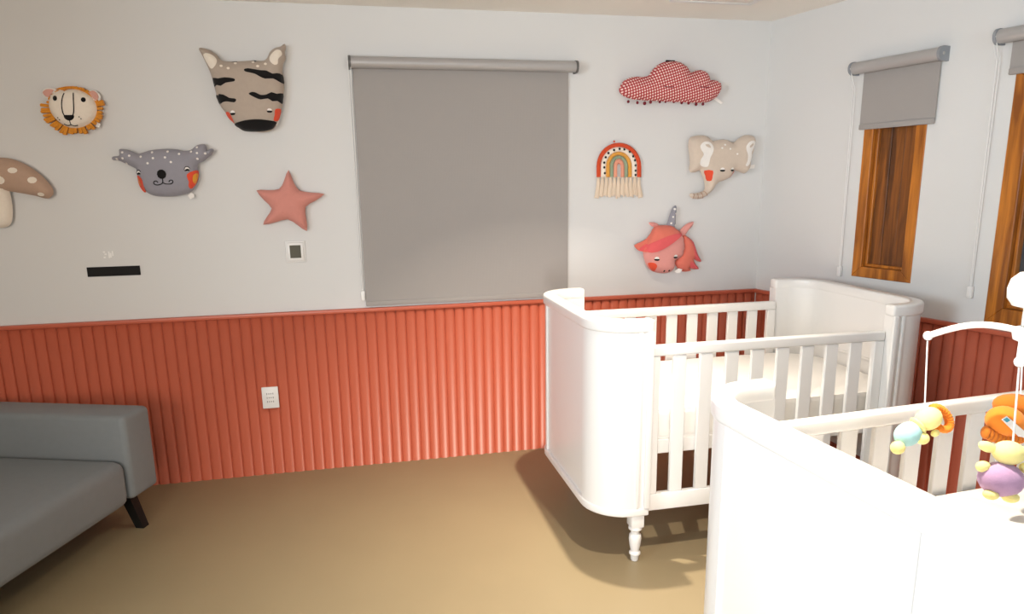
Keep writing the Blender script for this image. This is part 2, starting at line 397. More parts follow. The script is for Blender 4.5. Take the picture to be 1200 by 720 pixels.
class Cushion:
    """stuffed shape: outline traced on the wall plane, inflated to a real thickness T"""
    def __init__(s, name, label, cat, crop, centre_px, T, soft, base=.006, plane=.05):
        s.crop = crop; s.plane = -plane
        c = on_y(*s.px(centre_px), s.plane); s.c = c; s.T = T; s.soft = soft; s.base = base
        s.o = thing(name, label, cat, (c.x, 0, c.z)); s.bodies = []
    def px(s, p): return (s.crop[0] + p[0] / s.crop[2], s.crop[1] + p[1] / s.crop[2])
    def loc(s, p):
        q = on_y(*s.px(p), s.plane); return (q.x - s.c.x, q.z - s.c.z)
    def height(s, p, body):
        poly, T, soft, y0 = body
        if not inside(p, poly): return y0
        d = min(seg_dist(p, poly[i], poly[i - 1]) for i in range(len(poly)))
        u = min(d / soft, 1); return y0 + T * math.sqrt(max(0, 1 - (1 - u) ** 2))
    def body(s, name, pts, material, T=None, soft=None, step=.012, parent=None, back=.6, y0=None, sm=4):
        T = T or s.T; soft = soft or s.soft; y0 = T * back + s.base if y0 is None else y0
        poly = smooth_loop([s.loc(p) for p in pts], sm) if sm else [s.loc(p) for p in pts]
        bd = (poly, T, soft, y0); v, f = triangulate(poly, step); bm = bmesh.new(); n = len(poly)
        hs = []
        for p in v:
            d = min(seg_dist(p, poly[i], poly[i - 1]) for i in range(n)); u = min(d / soft, 1)
            hs.append(T * math.sqrt(max(0, 1 - (1 - u) ** 2)) if d > 1e-5 else 0)
        fr = [bm.verts.new((p[0], -(y0 + hh), p[1])) for p, hh in zip(v, hs)]
        bk = [fr[i] if hs[i] == 0 else bm.verts.new((v[i][0], -max(.001, y0 - hs[i] * back), v[i][1])) for i in range(len(v))]
        for t in f:
            bm.faces.new([fr[i] for i in t])
            if not all(fr[i] is bk[i] for i in t): 
                try: bm.faces.new([bk[i] for i in t][::-1])
                except ValueError: pass
        s.bodies.append(bd)
        o = put(name, bm, material, parent or s.o)
        for p_ in o.data.polygons: p_.use_smooth = True
        return o
    def top(s, p): return max(s.height(p, b) for b in s.bodies)
    def patch(s, name, pts, material, parent=None, off=.0016, step=.008, sm=3, local=False):
        q = pts if local else [s.loc(p) for p in pts]
        poly = smooth_loop(q, sm) if sm else q
        v, f = triangulate(poly, step); bm = bmesh.new(); n = len(poly)
        fr = [bm.verts.new((p[0], -(s.top(p) + off), p[1])) for p in v]
        for t in f: bm.faces.new([fr[i] for i in t])
        rim = [e for e in bm.edges if len(e.link_faces) == 1]
        r = bmesh.ops.extrude_edge_only(bm, edges=rim)
        for g in r['geom']:
            if isinstance(g, bmesh.types.BMVert): g.co.y += off + .002
        return put(name, bm, material, parent or s.o)
    def dot(s, name, p, rx, ry, material, parent=None, off=.0018):
        c = s.loc(p); k = s.loc((p[0] + 10, p[1])); sc = (k[0] - c[0]) / 10
        pts = [(c[0] + rx * sc * math.cos(a), c[1] + ry * sc * math.sin(a)) for a in [2 * math.pi * i / 10 for i in range(10)]]
        return s.patch(name, pts, material, parent, off, step=max(rx, ry) * sc * .9, sm=0, local=True)
    def line(s, name, pts, r_px, material, parent=None):
        q = smooth_loop([s.loc(p) for p in pts], 4, closed=False); r = r_px * (s.loc((10, 0))[0] - s.loc((0, 0))[0]) / 10
        return put(name, tube(bmesh.new(), [(x, -(s.top((x, z)) + .0012), z) for x, z in q], r, 6), material, parent or s.o)
    def tagp(s, pts, y=.03):
        bm = bmesh.new(); q = [s.loc(p) for p in pts]; a = [bm.verts.new((x, -y, z)) for x, z in q]; b = [bm.verts.new((x, -y + .0015, z)) for x, z in q]
        bm.faces.new(a); bm.faces.new(b[::-1])
        for k in range(len(q)): bm.faces.new((a[k], a[(k + 1) % len(q)], b[(k + 1) % len(q)], b[k]))
        put('care_tag', bm, 'felt_white', s.o, smooth=False)
    def eye(s, p, rx, ry):
        """half closed eye: white upper half above a black lower half"""
        s.dot('eye_white', (p[0], p[1] - ry * .35), rx, ry, 'felt_white', off=.0016)
        s.patch('eyelid', [(p[0] - rx * 1.15, p[1]), (p[0], p[1] - ry * .1), (p[0] + rx * 1.15, p[1]), (p[0] + rx * .8, p[1] + ry * .9), (p[0] - rx * .8, p[1] + ry * .9)], 'felt_black', off=.0028, sm=2)

# lion
k = Cushion('lion_cushion', 'round cream lion face cushion with orange fringe mane and pink ears', 'cushion', (20, 80, 7.2), (460, 330), .045, .07)
cx_, cy_ = 462, 340
bm = bmesh.new()
for i in range(44):
    a = 2 * math.pi * i / 44 + random.uniform(-.05, .05); top = math.sin(a) < -.45
    r0 = .9; r1 = (1.09 if top else 1.26 + random.uniform(-.07, .08))
    if -.62 < math.sin(a) < -.3: r1 = 1.1
    def P(r, da=0): return k.loc((cx_ + 206 * r * math.cos(a + da), cy_ + 172 * r * math.sin(a + da)))
    wdt = .075
    q = [P(r0, -wdt), P(r0, wdt), P(r1, wdt * .75), P(r1 * 1.02, 0), P(r1, -wdt * .75)]
    ys = [.020, .020, .030, .034, .030]
    A = [bm.verts.new((x, -y - .012, z)) for (x, z), y in zip(q, ys)]; B = [bm.verts.new((x, -y + .008, z)) for (x, z), y in zip(q, ys)]
    bm.faces.new(A); bm.faces.new(B[::-1])
    for j in range(5): bm.faces.new((A[j], A[(j + 1) % 5], B[(j + 1) % 5], B[j]))
o = put('mane', bm, 'felt_orange', k.o, smooth=False)
for pts, inn in (([(195, 200), (215, 170), (260, 160), (310, 170), (318, 190), (290, 225), (262, 255), (235, 250), (205, 230)], [(212, 197), (250, 174), (300, 182), (282, 212), (256, 242), (225, 225)]),
                 ([(580, 195), (620, 180), (660, 190), (690, 225), (690, 265), (665, 285), (635, 270), (605, 230)], [(598, 202), (630, 187), (662, 203), (682, 240), (665, 270), (640, 255), (615, 222)])):
    e = k.body('ear', pts, 'felt_white', T=.014, soft=.02, y0=.030)
    k.patch('inner_ear', inn, 'felt_pink', e)
k.body('face', [(330, 185), (420, 170), (500, 175), (570, 205), (630, 250), (660, 310), (665, 370), (640, 430), (590, 475), (520, 500), (440, 500), (370, 470), (310, 420), (270, 360), (255, 300), (268, 240), (300, 200)], 'felt_cream')
k.patch('forelock', [(310, 172), (400, 150), (500, 152), (575, 190), (560, 197), (490, 172), (430, 175), (405, 196), (370, 178)], 'felt_orange', sm=2)
k.dot('eye', (333, 257), 20, 24, 'felt_black'); k.dot('eye', (572, 270), 19, 23, 'felt_black')
k.line('nose_line', [(408, 215), (398, 260), (395, 320), (405, 380), (420, 410)], 5, 'felt_black'); k.line('nose_line', [(485, 212), (492, 260), (496, 330), (495, 380), (485, 405)], 5, 'felt_black')
k.patch('nose', [(412, 402), (455, 400), (496, 402), (490, 430), (455, 447), (420, 430)], 'felt_black')
k.line('mouth', [(457, 445), (462, 480)], 4, 'felt_black'); k.line('mouth', [(400, 470), (430, 485), (462, 481), (490, 488), (517, 483)], 4, 'felt_black')
for p in ((352, 420), (365, 437), (538, 415), (552, 430)): k.dot('freckle', p, 5, 5, 'felt_black')
k.tagp([(660, 450), (695, 470), (680, 500), (655, 490)])

# koala
k = Cushion('koala_cushion', 'grey koala head cushion with white dots and orange cheeks', 'cushion', (120, 150, 7.2), (540, 380), .05, .075)
k.body('head', [(135, 180), (175, 178), (225, 188), (290, 215), (340, 205), (400, 187), (480, 178), (560, 175), (630, 182), (690, 192), (740, 185), (785, 150), (820, 137), (860, 138), (875, 160), (880, 185), (915, 172), (938, 185), (925, 215), (890, 250), (850, 280), (815, 295), (800, 330), (808, 380), (805, 440), (785, 490), (750, 535), (690, 560), (600, 578), (500, 580), (430, 572), (370, 545), (330, 500), (300, 440), (285, 390), (280, 350), (250, 330), (190, 300), (130, 275), (85, 272), (72, 255), (85, 240), (130, 235), (135, 210)], 'felt_grey', sm=3)
for p in ((176, 208), (125, 265), (180, 258), (237, 236), (204, 302), (332, 244), (425, 207), (440, 257), (397, 300), (556, 201), (541, 251), (592, 290), (654, 221), (752, 201), (801, 165), (807, 214), (873, 217), (808, 262)): k.dot('spot', p, 10, 10, 'felt_white')
k.dot('nose', (515, 392), 38, 42, 'felt_black', off=.006)
k.line('mouth', [(522, 430), (524, 462), (500, 478), (470, 482), (450, 470), (452, 452), (472, 450), (484, 462)], 4.5, 'felt_black')
k.line('mouth', [(524, 462), (550, 473), (590, 473), (608, 460), (604, 444), (585, 443), (575, 456)], 4.5, 'felt_black')
for p in ((312, 380), (725, 350)): k.dot('eye_white', p, 20, 19, 'felt_white'); k.patch('eyelid', [(p[0] - 22, p[1] + 14), (p[0], p[1] - 4), (p[0] + 18, p[1] + 2), (p[0] + 16, p[1] + 14)], 'felt_black', off=.003, sm=2); k.line('lash', [(p[0] - 22, p[1] + 5), (p[0] - 14, p[1] - 18), (p[0] + 6, p[1] - 22), (p[0] + 21, p[1] - 8)], 3.5, 'felt_black')
e = k.patch('cheek', [(290, 405), (320, 410), (345, 440), (355, 490), (368, 530), (352, 545), (325, 520), (300, 470)], 'felt_red')
k.patch('cheek_stripe', [(297, 420), (312, 440), (325, 490), (318, 495), (300, 455)], 'felt_yellow', e, off=.003)
e = k.patch('cheek', [(806, 362), (760, 370), (725, 395), (730, 430), (740, 455), (735, 490), (750, 515), (778, 490), (803, 440)], 'felt_red')
k.patch('cheek_stripe', [(775, 400), (804, 385), (802, 430), (787, 470), (770, 450)], 'felt_yellow', e, off=.003)
k.tagp([(712, 570), (740, 546), (765, 560), (770, 585), (735, 602)])

# zebra
k = Cushion('zebra_cushion', 'tall taupe zebra head cushion with black stripes and black muzzle', 'cushion', (225, 40, 6), (400, 400), .055, .09)
k.body('head', [(45, 100), (75, 95), (130, 115), (175, 150), (210, 185), (280, 190), (370, 187), (430, 183), (500, 185), (530, 160), (545, 125), (580, 95), (620, 85), (648, 65), (660, 90), (650, 130), (658, 170), (640, 210), (635, 260), (648, 350), (643, 430), (635, 500), (620, 560), (600, 630), (560, 675), (500, 690), (430, 685), (370, 680), (330, 660), (290, 625), (240, 560), (190, 490), (155, 370), (130, 280), (95, 200), (70, 150)], 'felt_taupe', sm=3)
for q in ([(85, 145), (125, 142), (165, 165), (180, 195), (170, 230), (140, 248), (110, 210), (90, 175)], [(550, 160), (590, 118), (625, 120), (635, 150), (610, 180), (605, 215), (580, 222), (552, 195)]): k.patch('inner_ear', q, 'felt_cream')
for q in ([(148, 310), (190, 318), (240, 312), (300, 320), (312, 330), (300, 342), (245, 350), (210, 370), (180, 362), (158, 372), (150, 340)],
          [(168, 425), (230, 432), (270, 455), (310, 460), (320, 472), (305, 487), (260, 480), (225, 482), (195, 495), (178, 465)],
          [(373, 255), (400, 248), (445, 255), (490, 262), (530, 265), (570, 285), (600, 280), (638, 287), (645, 320), (647, 350), (615, 340), (575, 320), (520, 322), (480, 305), (450, 288), (410, 278), (380, 270)],
          [(407, 425), (430, 414), (460, 420), (490, 435), (530, 432), (565, 415), (600, 425), (642, 418), (640, 460), (634, 493), (605, 475), (570, 478), (540, 460), (490, 467), (455, 455), (420, 437)]): k.patch('stripe', q, 'felt_black', sm=2)
k.patch('muzzle', [(297, 635), (340, 620), (400, 608), (470, 604), (540, 610), (594, 620), (582, 650), (560, 670), (510, 683), (440, 686), (370, 682), (330, 662)], 'felt_black', off=.003)
k.patch('cheek', [(235, 555), (262, 552), (285, 590), (298, 628), (280, 615), (255, 590)], 'felt_red'); k.patch('cheek', [(590, 533), (625, 530), (620, 570), (605, 610), (578, 610), (585, 570)], 'felt_red')
k.eye((293, 560), 16, 14); k.eye((551, 545), 16, 13)
for p in ((212, 230), (262, 247), (467, 232), (520, 215), (308, 208), (432, 200)): k.dot('spot', p, 11, 9, 'felt_cream')
k.patch('lash', [(275, 200), (295, 190), (318, 192), (316, 199), (295, 199)], 'felt_black', sm=0); k.patch('lash', [(418, 188), (435, 182), (453, 186), (450, 194), (425, 195)], 'felt_black', sm=0)
k.tagp([(588, 640), (612, 600), (610, 615), (596, 645)], y=.045)

# star
k = Cushion('star_cushion', 'plain coral five-pointed star cushion above the thermostat', 'cushion', (220, 30, 2.4), (285, 500), .042, .075)
k.body('star', [(282, 406), (295, 436), (312, 463), (347, 470), (384, 474), (357, 494), (331, 511), (333, 545), (335, 579), (308, 562), (280, 546), (246, 554), (211, 561), (222, 538), (235, 515), (214, 492), (192, 464), (224, 463), (256, 460), (270, 436)], 'felt_coral', sm=2, step=.011)

# mushroom (its left half lies outside the photograph)
k = Cushion('mushroom_cushion', 'brown spotted mushroom cushion with pale stem at the left edge', 'cushion', (0, 0, 2.4), (0, 540), .05, .08)
k.body('stem', [(-34, 520), (0, 520), (18, 530), (28, 565), (31, 600), (26, 630), (8, 641), (-20, 641), (-38, 628), (-42, 590), (-40, 550)], 'felt_cream', T=.04, soft=.06)
cap = k.body('cap', [(-135, 500), (-110, 472), (-70, 452), (-30, 444), (0, 443), (40, 450), (90, 475), (130, 510), (148, 540), (132, 559), (95, 551), (40, 541), (0, 536), (-50, 538), (-100, 545), (-135, 540), (-145, 522)], 'felt_brown')
for p, rx, ry in (((5, 507), 17, 13), ((43, 480), 13, 9), ((97, 507), 12, 10), ((119, 547), 10, 6), ((-45, 475), 13, 10), ((-90, 510), 14, 11)): k.dot('spot', p, rx, ry, 'felt_blush' if 0 else 'felt_cream', cap)

# cloud
k = Cushion('cloud_cushion', 'red and white checked cloud cushion fringed with dark pompoms', 'cushion', (715, 60, 8.571), (610, 330), .06, .085)
k.body('cloud', [(95, 400), (105, 350), (140, 300), (200, 265), (260, 255), (340, 255), (390, 245), (420, 200), (480, 140), (550, 108), (640, 100), (710, 110), (770, 150), (810, 205), (840, 205), (880, 190), (930, 190), (980, 215), (1000, 255), (1010, 285), (1060, 290), (1100, 310), (1118, 350), (1110, 400), (1075, 460), (1010, 500), (930, 518), (820, 515), (700, 510), (560, 505), (420, 497), (300, 490), (210, 478), (130, 445)], 'gingham_red', sm=3)
for p, r in (((190, 505), 15), ((282, 515), 15), ((355, 522), 18), ((415, 510), 16), ((507, 508), 14), ((565, 506), 12), ((648, 508), 12), ((727, 518), 14), ((797, 520), 15), ((873, 532), 16), ((942, 530), 15)):
    x, z = k.loc(p); put('pompom', ball(bmesh.new(), (x, -.038, z), r / 8.571 * .0050, 8), 'felt_maroon', k.o)
for q in ([(500, 362), (530, 370), (565, 374), (600, 370)], [(860, 366), (890, 374), (930, 374), (950, 370)]): k.line('closed_eye', q, 4, 'felt_maroon')
x, z = k.loc((635, 90)); put('hanging_loop', bbox(x - .028, x + .028, -.014, -.003, z - .010, z + .006, bev=.002), 'felt_black', k.o)
k.tagp([(1055, 478), (1085, 462), (1150, 515), (1130, 528)])

# rainbow wall hanging
k = Cushion('rainbow_hanging', 'rust and ochre rope rainbow wall hanging with cream tassels', 'wall hanging', (685, 155, 8), (325, 340), .02, .03, plane=.02)
def arch(rx0, ry0, rx1, ry1, n=18):
    o_ = [(325 - rx0, 422)] + [(325 - rx0 * math.cos(math.pi * i / n), 320 - ry0 * math.sin(math.pi * i / n)) for i in range(n + 1)] + [(325 + rx0, 422)]
    i_ = [(325 + rx1, 422)] + [(325 + rx1 * math.cos(math.pi * i / n), 320 - ry1 * math.sin(math.pi * i / n)) for i in range(n + 1)] + [(325 - rx1, 422)]
    return o_ + i_
rings = [(210, 222), (170, 182), (120, 137), (84, 103), (50, 72), (15, 22)]
for (a, b), (c_, d_), mt in zip(rings, rings[1:], ('felt_rust', 'felt_cream', 'felt_ochre', 'felt_sage', 'felt_peach')):
    k.body('arch_band', arch(a, b, c_ + 1, d_ + 1), mt, T=.011, soft=.014, step=.0075, sm=0, back=.9)
for p in ((187, 385), (181, 331), (181, 286), (195, 236), (221, 197), (273, 168), (325, 157), (370, 161), (420, 185), (452, 226), (469, 264), (474, 312), (475, 361), (474, 402)): k.dot('wrapped_dot', p, 10, 11, 'felt_black', off=.002)
x, z = k.loc((283, 86)); put('hanging_loop', lathe(bmesh.new(), [(.004, -.003), (.006, -.012), (.004, -.016)], (x, 0, z), 8, 'y'), 'felt_rust', k.o)
for i in range(11):
    xa = 135 + i * 38; (x, z0), (x2, z1) = k.loc((xa, 420)), k.loc((xa + (xa - 330) * .09 + random.uniform(-6, 6), 598 + random.uniform(-8, 16)))
    bm = bmesh.new()
    for j in range(7):
        u = (j - 3) / 3; yj = -.012 - .006 * (1 - abs(u)) + random.uniform(-.002, .002)
        tube(bm, [(x + u * .005, -.012, z0), (x + u * .009, yj, z0 * .6 + z1 * .4), (x2 + u * .012, yj, z1 + random.uniform(-.008, .006))], .0034, 5)
    tas = put('tassel', bm, 'yarn_cream', k.o)
    put('tassel_knot', tube(bmesh.new(), [(x, -.012, z0 - .012), (x, -.012, z0 - .020)], .0095, 8), 'yarn_cream', tas)

# elephant
k = Cushion('elephant_cushion', 'taupe elephant head cushion with white inner ears and curled trunk', 'cushion', (795, 145, 7.2), (370, 330), .05, .075)
k.body('head', [(110, 115), (160, 100), (220, 98), (265, 115), (300, 145), (350, 138), (385, 132), (430, 140), (475, 160), (510, 130), (560, 100), (610, 95), (650, 110), (655, 150), (645, 210), (625, 290), (610, 370), (590, 405), (560, 420), (520, 405), (480, 390), (470, 410), (440, 455), (390, 480), (340, 500), (300, 560), (250, 605), (190, 635), (130, 632), (103, 612), (110, 590), (150, 588), (200, 575), (230, 550), (225, 480), (205, 430), (190, 395), (150, 410), (110, 410), (98, 380), (105, 330), (100, 270), (92, 200), (95, 150)], 'felt_sand', sm=3)
for q, hq in (([(165, 185), (200, 155), (250, 160), (275, 200), (265, 250), (245, 290), (235, 340), (225, 365), (185, 362), (162, 340), (170, 300), (190, 260), (168, 218)], [(203, 180), (235, 178), (250, 205), (222, 200)]),
              ([(550, 190), (580, 155), (620, 145), (635, 165), (625, 200), (600, 240), (605, 280), (590, 330), (565, 358), (545, 352), (560, 310), (560, 260), (548, 225)], [(575, 195), (595, 175), (613, 170), (606, 188), (585, 205)])):
    e = k.patch('inner_ear', q, 'felt_white'); k.patch('ear_fold', hq, 'felt_sand', e, off=.003)
k.eye((347, 392), 18, 14); k.eye((438, 390), 15, 13)
k.patch('cheek', [(210, 397), (268, 397), (268, 440), (262, 480), (235, 482), (222, 440)], 'felt_red', sm=2); k.patch('cheek', [(468, 395), (478, 408), (442, 455), (435, 445)], 'felt_red', sm=2)
for q in ([(128, 592), (122, 612), (130, 632)], [(160, 590), (156, 612), (165, 634)], [(190, 580), (192, 604), (205, 628)], [(215, 570), (225, 590), (240, 606)]): k.line('trunk_seam', q, 3.5, 'felt_brown')
for p in ((375, 180), (347, 208), (472, 258), (415, 215)): k.dot('spot', p, 8, 7, 'felt_white')
k.tagp([(608, 348), (660, 345), (655, 378), (615, 380)])

# unicorn
k = Cushion('unicorn_cushion', 'pink unicorn head cushion with rose mane and grey dotted horn', 'cushion', (735, 235, 7.58), (330, 430), .05, .075)
k.body('horn', [(362, 235), (375, 175), (395, 110), (420, 60), (446, 44), (450, 80), (442, 150), (435, 250)], 'felt_grey', T=.022, soft=.02, sm=2, y0=.030)
for p in ((424, 78), (407, 147), (390, 203), (430, 222), (436, 118)): k.dot('spot', p, 8, 8, 'felt_white')
e = k.body('mane', [(495, 300), (550, 325), (600, 370), (625, 440), (650, 505), (674, 546), (640, 546), (602, 524), (625, 575), (650, 612), (600, 616), (562, 604), (582, 626), (530, 638), (480, 626), (450, 590), (438, 560), (450, 530), (480, 490), (500, 420)], 'felt_salmon', T=.035, soft=.05, sm=2)
k.patch('mane_strand', [(548, 326), (600, 372), (628, 450), (655, 515), (670, 543), (625, 530), (598, 500), (590, 430), (572, 370)], 'felt_rose', e); k.patch('mane_strand', [(560, 545), (598, 560), (645, 610), (600, 610), (560, 590)], 'felt_rose', e)
for q in ([(205, 198), (250, 195), (290, 215), (285, 240), (245, 240), (215, 218)], [(468, 285), (510, 235), (560, 200), (605, 192), (590, 232), (555, 272), (530, 312), (500, 330), (478, 310)]): k.body('ear', q, 'felt_blush', T=.016, soft=.018, sm=2, y0=.028)
k.body('head', [(250, 235), (310, 222), (380, 225), (440, 255), (480, 290), (510, 350), (515, 430), (490, 505), (435, 535), (428, 600), (385, 640), (310, 650), (240, 635), (190, 600), (160, 530), (148, 460), (170, 400), (200, 320)], 'felt_blush')
e = k.patch('forelock', [(72, 398), (120, 375), (180, 340), (215, 290), (250, 235), (310, 221), (380, 224), (440, 254), (483, 296), (430, 333), (350, 393), (280, 433), (200, 461), (120, 452), (85, 428)], 'felt_salmon', off=.010, sm=2)
k.patch('forelock_band', [(108, 447), (140, 405), (220, 365), (330, 315), (440, 288), (483, 297), (430, 335), (345, 396), (275, 436), (195, 461)], 'felt_rose', e, off=.013, sm=2)
k.eye((243, 517), 19, 15); k.eye((413, 498), 17, 14)
k.patch('cheek', [(178, 557), (220, 550), (248, 575), (242, 610), (236, 632), (205, 608)], 'felt_red', sm=2)
for p in ((318, 625), (362, 622)): k.dot('nostril', p, 7, 8, 'felt_black')
k.tagp([(405, 625), (440, 600), (475, 610), (455, 640), (425, 642)], y=.075)

# ------------------------------------------------------------------ sofa
SR = math.radians(-20)
so = thing('sofa', 'grey upholstered sofa with slanted black legs in the left corner', 'sofa', (-3.54, -.46, 0), SR)
# local: origin at the outer front corner of the far arm, -x to the back, -y along the front
SD, SLEN, AW = 1.0, 1.75, .20
def soft_box(x0, x1, y0, y1, z0, z1, bev, puff=0):
    bm = bbox(x0, x1, y0, y1, z0, z1, bev=bev, seg=4)
    return bm
put('arm', soft_box(-SD + .01, 0, -AW, 0, .185, .60, .028), 'sofa_fabric', so)
put('arm', soft_box(-SD + .01, 0, -SLEN, -SLEN + AW, .185, .60, .022), 'sofa_fabric', so)
put('seat_base', soft_box(-SD + .03, -.006, -SLEN + AW + .002, -AW - .002, .168, .394, .050), 'sofa_fabric', so)
put('backrest', soft_box(-SD - .18, -SD + .005, -SLEN + .003, -.003, .185, .78, .03), 'sofa_fabric', so)
for lx, ly, sx, sy in ((-.10, -.115, .052, .012), (-.10, -SLEN + .115, .052, -.012), (-SD - .07, -.115, -.052, .012), (-SD - .07, -SLEN + .115, -.052, -.012)):
    bm = bmesh.new(); A = []; B = []
    for dx, dy in ((-1, -1), (1, -1), (1, 1), (-1, 1)):
        A.append(bm.verts.new((lx + dx * .026, ly + dy * .026, .19))); B.append(bm.verts.new((lx + sx + dx * .021, ly + sy + dy * .021, 0)))
    bm.faces.new(A); bm.faces.new(B[::-1])
    for q in range(4): bm.faces.new((A[q], A[(q + 1) % 4], B[(q + 1) % 4], B[q]))
    put('leg', bm, 'black_wood', so, smooth=False)

# ------------------------------------------------------------------ cribs
HX, HY, RC, FL = .798, .465, .17, .235      # half length, half depth, corner radius, flange length
def u_path(off, s, tip=0.0, n=10, inset=0):
    """U shaped line of one end (s=-1 left), from the front flange tip round to the back one; off moves it outwards"""
    x_out = HX + off; y_out = HY + off; r = RC + off; xt = HX - FL - tip
    pts = [(xt, -y_out)]
    for i in range(n + 1):
        a = -math.pi / 2 + math.pi / 2 * i / n; pts.append((x_out - r + r * math.cos(a), -y_out + r + r * math.sin(a)))
    for i in range(n + 1):
        a = math.pi / 2 * i / n; pts.append((x_out - r + r * math.cos(a), y_out - r + r * math.sin(a)))
    pts.append((xt, y_out))
    return [(s * x, y) for x, y in pts]
def u_wall(s, o_out, o_in, z0, z1, bev, tip=0):
    a = u_path(o_out, s, tip); b = u_path(o_in, s, tip)
    bm = bmesh.new(); n = len(a)
    V = [[bm.verts.new((x, y, z)) for x, y in P] for P, z in ((a, z0), (a, z1), (b, z1), (b, z0))]
    for i in range(n - 1):
        for q in range(4): bm.faces.new((V[q][i], V[q][i + 1], V[(q + 1) % 4][i + 1], V[(q + 1) % 4][i]))
    for i in (0, n - 1): bm.faces.new([V[q][i] for q in range(4)])
    if bev:
        bmesh.ops.recalc_face_normals(bm, faces=bm.faces)
        es = [e for e in bm.edges if len(e.link_faces) == 2 and e.calc_face_angle(0) > 1.0]
        bmesh.ops.bevel(bm, geom=es, offset=bev, segments=3, affect='EDGES', profile=.5)
    return bm
def post_piece(s, side):
    """raised curved corner post on the outside of an end panel"""
    p = u_path(.0, s); q = u_path(.009, s); n = len(p)
    rng = range(0, 12) if side < 0 else range(n - 12, n)
    bm = bmesh.new(); rows = []
    for i in rng: rows.append([bm.verts.new((x, y, z)) for (x, y), z in ((p[i], .262), (p[i], 1.04), (q[i], 1.04), (q[i], .262))])
    # thicken the flat lead-in so the post stands proud of the recessed panel
    for a, b in zip(rows, rows[1:]):
        for k_ in range(4): bm.faces.new((a[k_], b[k_], b[(k_ + 1) % 4], a[(k_ + 1) % 4]))
    bm.faces.new(rows[0]); bm.faces.new(rows[-1])
    return bm
PROF_LEG = [(.026, .168), (.030, .160), (.030, .152), (.019, .142), (.019, .132), (.026, .124), (.0275, .105), (.024, .075), (.019, .052), (.018, .047), (.025, .040), (.0255, .033), (.019, .027), (.017, .004), (.014, 0)]
def slat_xs(): return [-.56 + .046 + .0605 + i * .1210 for i in range(8)]
def crib_meshes():
    M = []
    for s in (-1, 1):
        parts = [('corner_post', post_piece(s, -1)), ('corner_post', post_piece(s, 1)),
                 ('top_cap', u_wall(s, .018, -.042, 1.032, 1.086, .011, .003)), ('base_trim', u_wall(s, .015, -.045, .226, .262, .007, .0)),
                 ('inner_ledge', u_wall(s, -.039, -.047, .735, .750, .003, -.15))]
        for sy in (-1, 1):                       # narrow upright bead at the flange tip
            x = s * (HX - FL)
            parts.append(('flange_bead', bbox(min(x, x + s * .026), max(x, x + s * .026), sy * .488 if sy < 0 else .470, -.470 if sy < 0 else .488, .262, 1.038, bev=.005)))
            parts.append(('flange_bead', bbox(min(x + s * .045, x + s * .062), max(x + s * .045, x + s * .062), -.481 if sy < 0 else .470, -.470 if sy < 0 else .481, .262, 1.038, bev=.004)))
        M.append(('end_panel', u_wall(s, .0, -.040, .262, 1.038, 0), parts))
    for sy in (-1, 1):
        y0, y1 = (.408, .446) if sy > 0 else (-.446, -.408)
        sl = [('side_slat', bbox(x, x + .0605, sy * .427 - .009, sy * .427 + .009, .305, .920, bev=.003, seg=1)) for x in slat_xs()]
        sl += [('side_stile', bbox(x0, x1, sy * .427 - .014, sy * .427 + .014, .305, .920, bev=.003, seg=1)) for x0, x1 in ((-.5625, -.514), (.5145, .5625))]
        sl.append(('lower_rail', bbox(-.5625, .5625, y0 + .004, y1 - .004, .228, .305, bev=.004)))
        M.append(('top_rail', bbox(-.561, .561, y0, y1, .920, .966, bev=.009, seg=3), sl))
    bm = bmesh.new(); poly = []
    for cx, cy, a0 in ((.622, -.275, -90), (.622, .275, 0), (-.622, .275, 90), (-.622, -.275, 180)):
        for i in range(7): a = math.radians(a0 + 15 * i); poly.append((cx + .132 * math.cos(a), cy + .132 * math.sin(a)))
    prism(bm, poly, .477, .540, .004); M.append(('mattress_base', bm, []))
    for lx in (-.607, .607):
        for ly in (-.438, .438):
            bm = lathe(bmesh.new(), PROF_LEG, (lx, ly, 0), 18); box(bm, lx - .029, lx + .029, ly - .029, ly + .029, .166, .228, bev=.003)
            M.append(('leg', bm, []))
    pm = bmesh.new(); poly = []
    for cx, cy, a0 in ((.590, -.25, -90), (.590, .25, 0), (-.590, .25, 90), (-.590, -.25, 180)):
        for i in range(9): a = math.radians(a0 + 11.25 * i); poly.append((cx + .15 * math.cos(a), cy + .15 * math.sin(a)))
    prism(pm, poly, .541, .672, .028)
    return M, pm
def build_crib(label, mlabel, loc, rot):
    M, pm = crib_meshes()
    o = thing('crib', label, 'crib', loc, rot, 'white cribs')
    for n, bm, sub in M:
        p = put(n, bm, 'white_lacquer', o)
        for n2, b2 in sub: put(n2, b2, 'white_lacquer', p)
    mt = put('mattress', pm, 'mattress_cotton', None, loc, rot); tag(mt, mlabel, 'mattress', 'crib mattresses')
    return o
build_crib('white wooden crib with rounded ends and turned legs by the back wall', 'white mattress in the crib standing by the back wall', (-.782, -.99, 0), 0)
TH = math.radians(4.5)
build_crib('white wooden crib nearest the camera, below the hanging mobile', 'white mattress in the crib below the mobile', (-.810, -2.80, 0), TH)

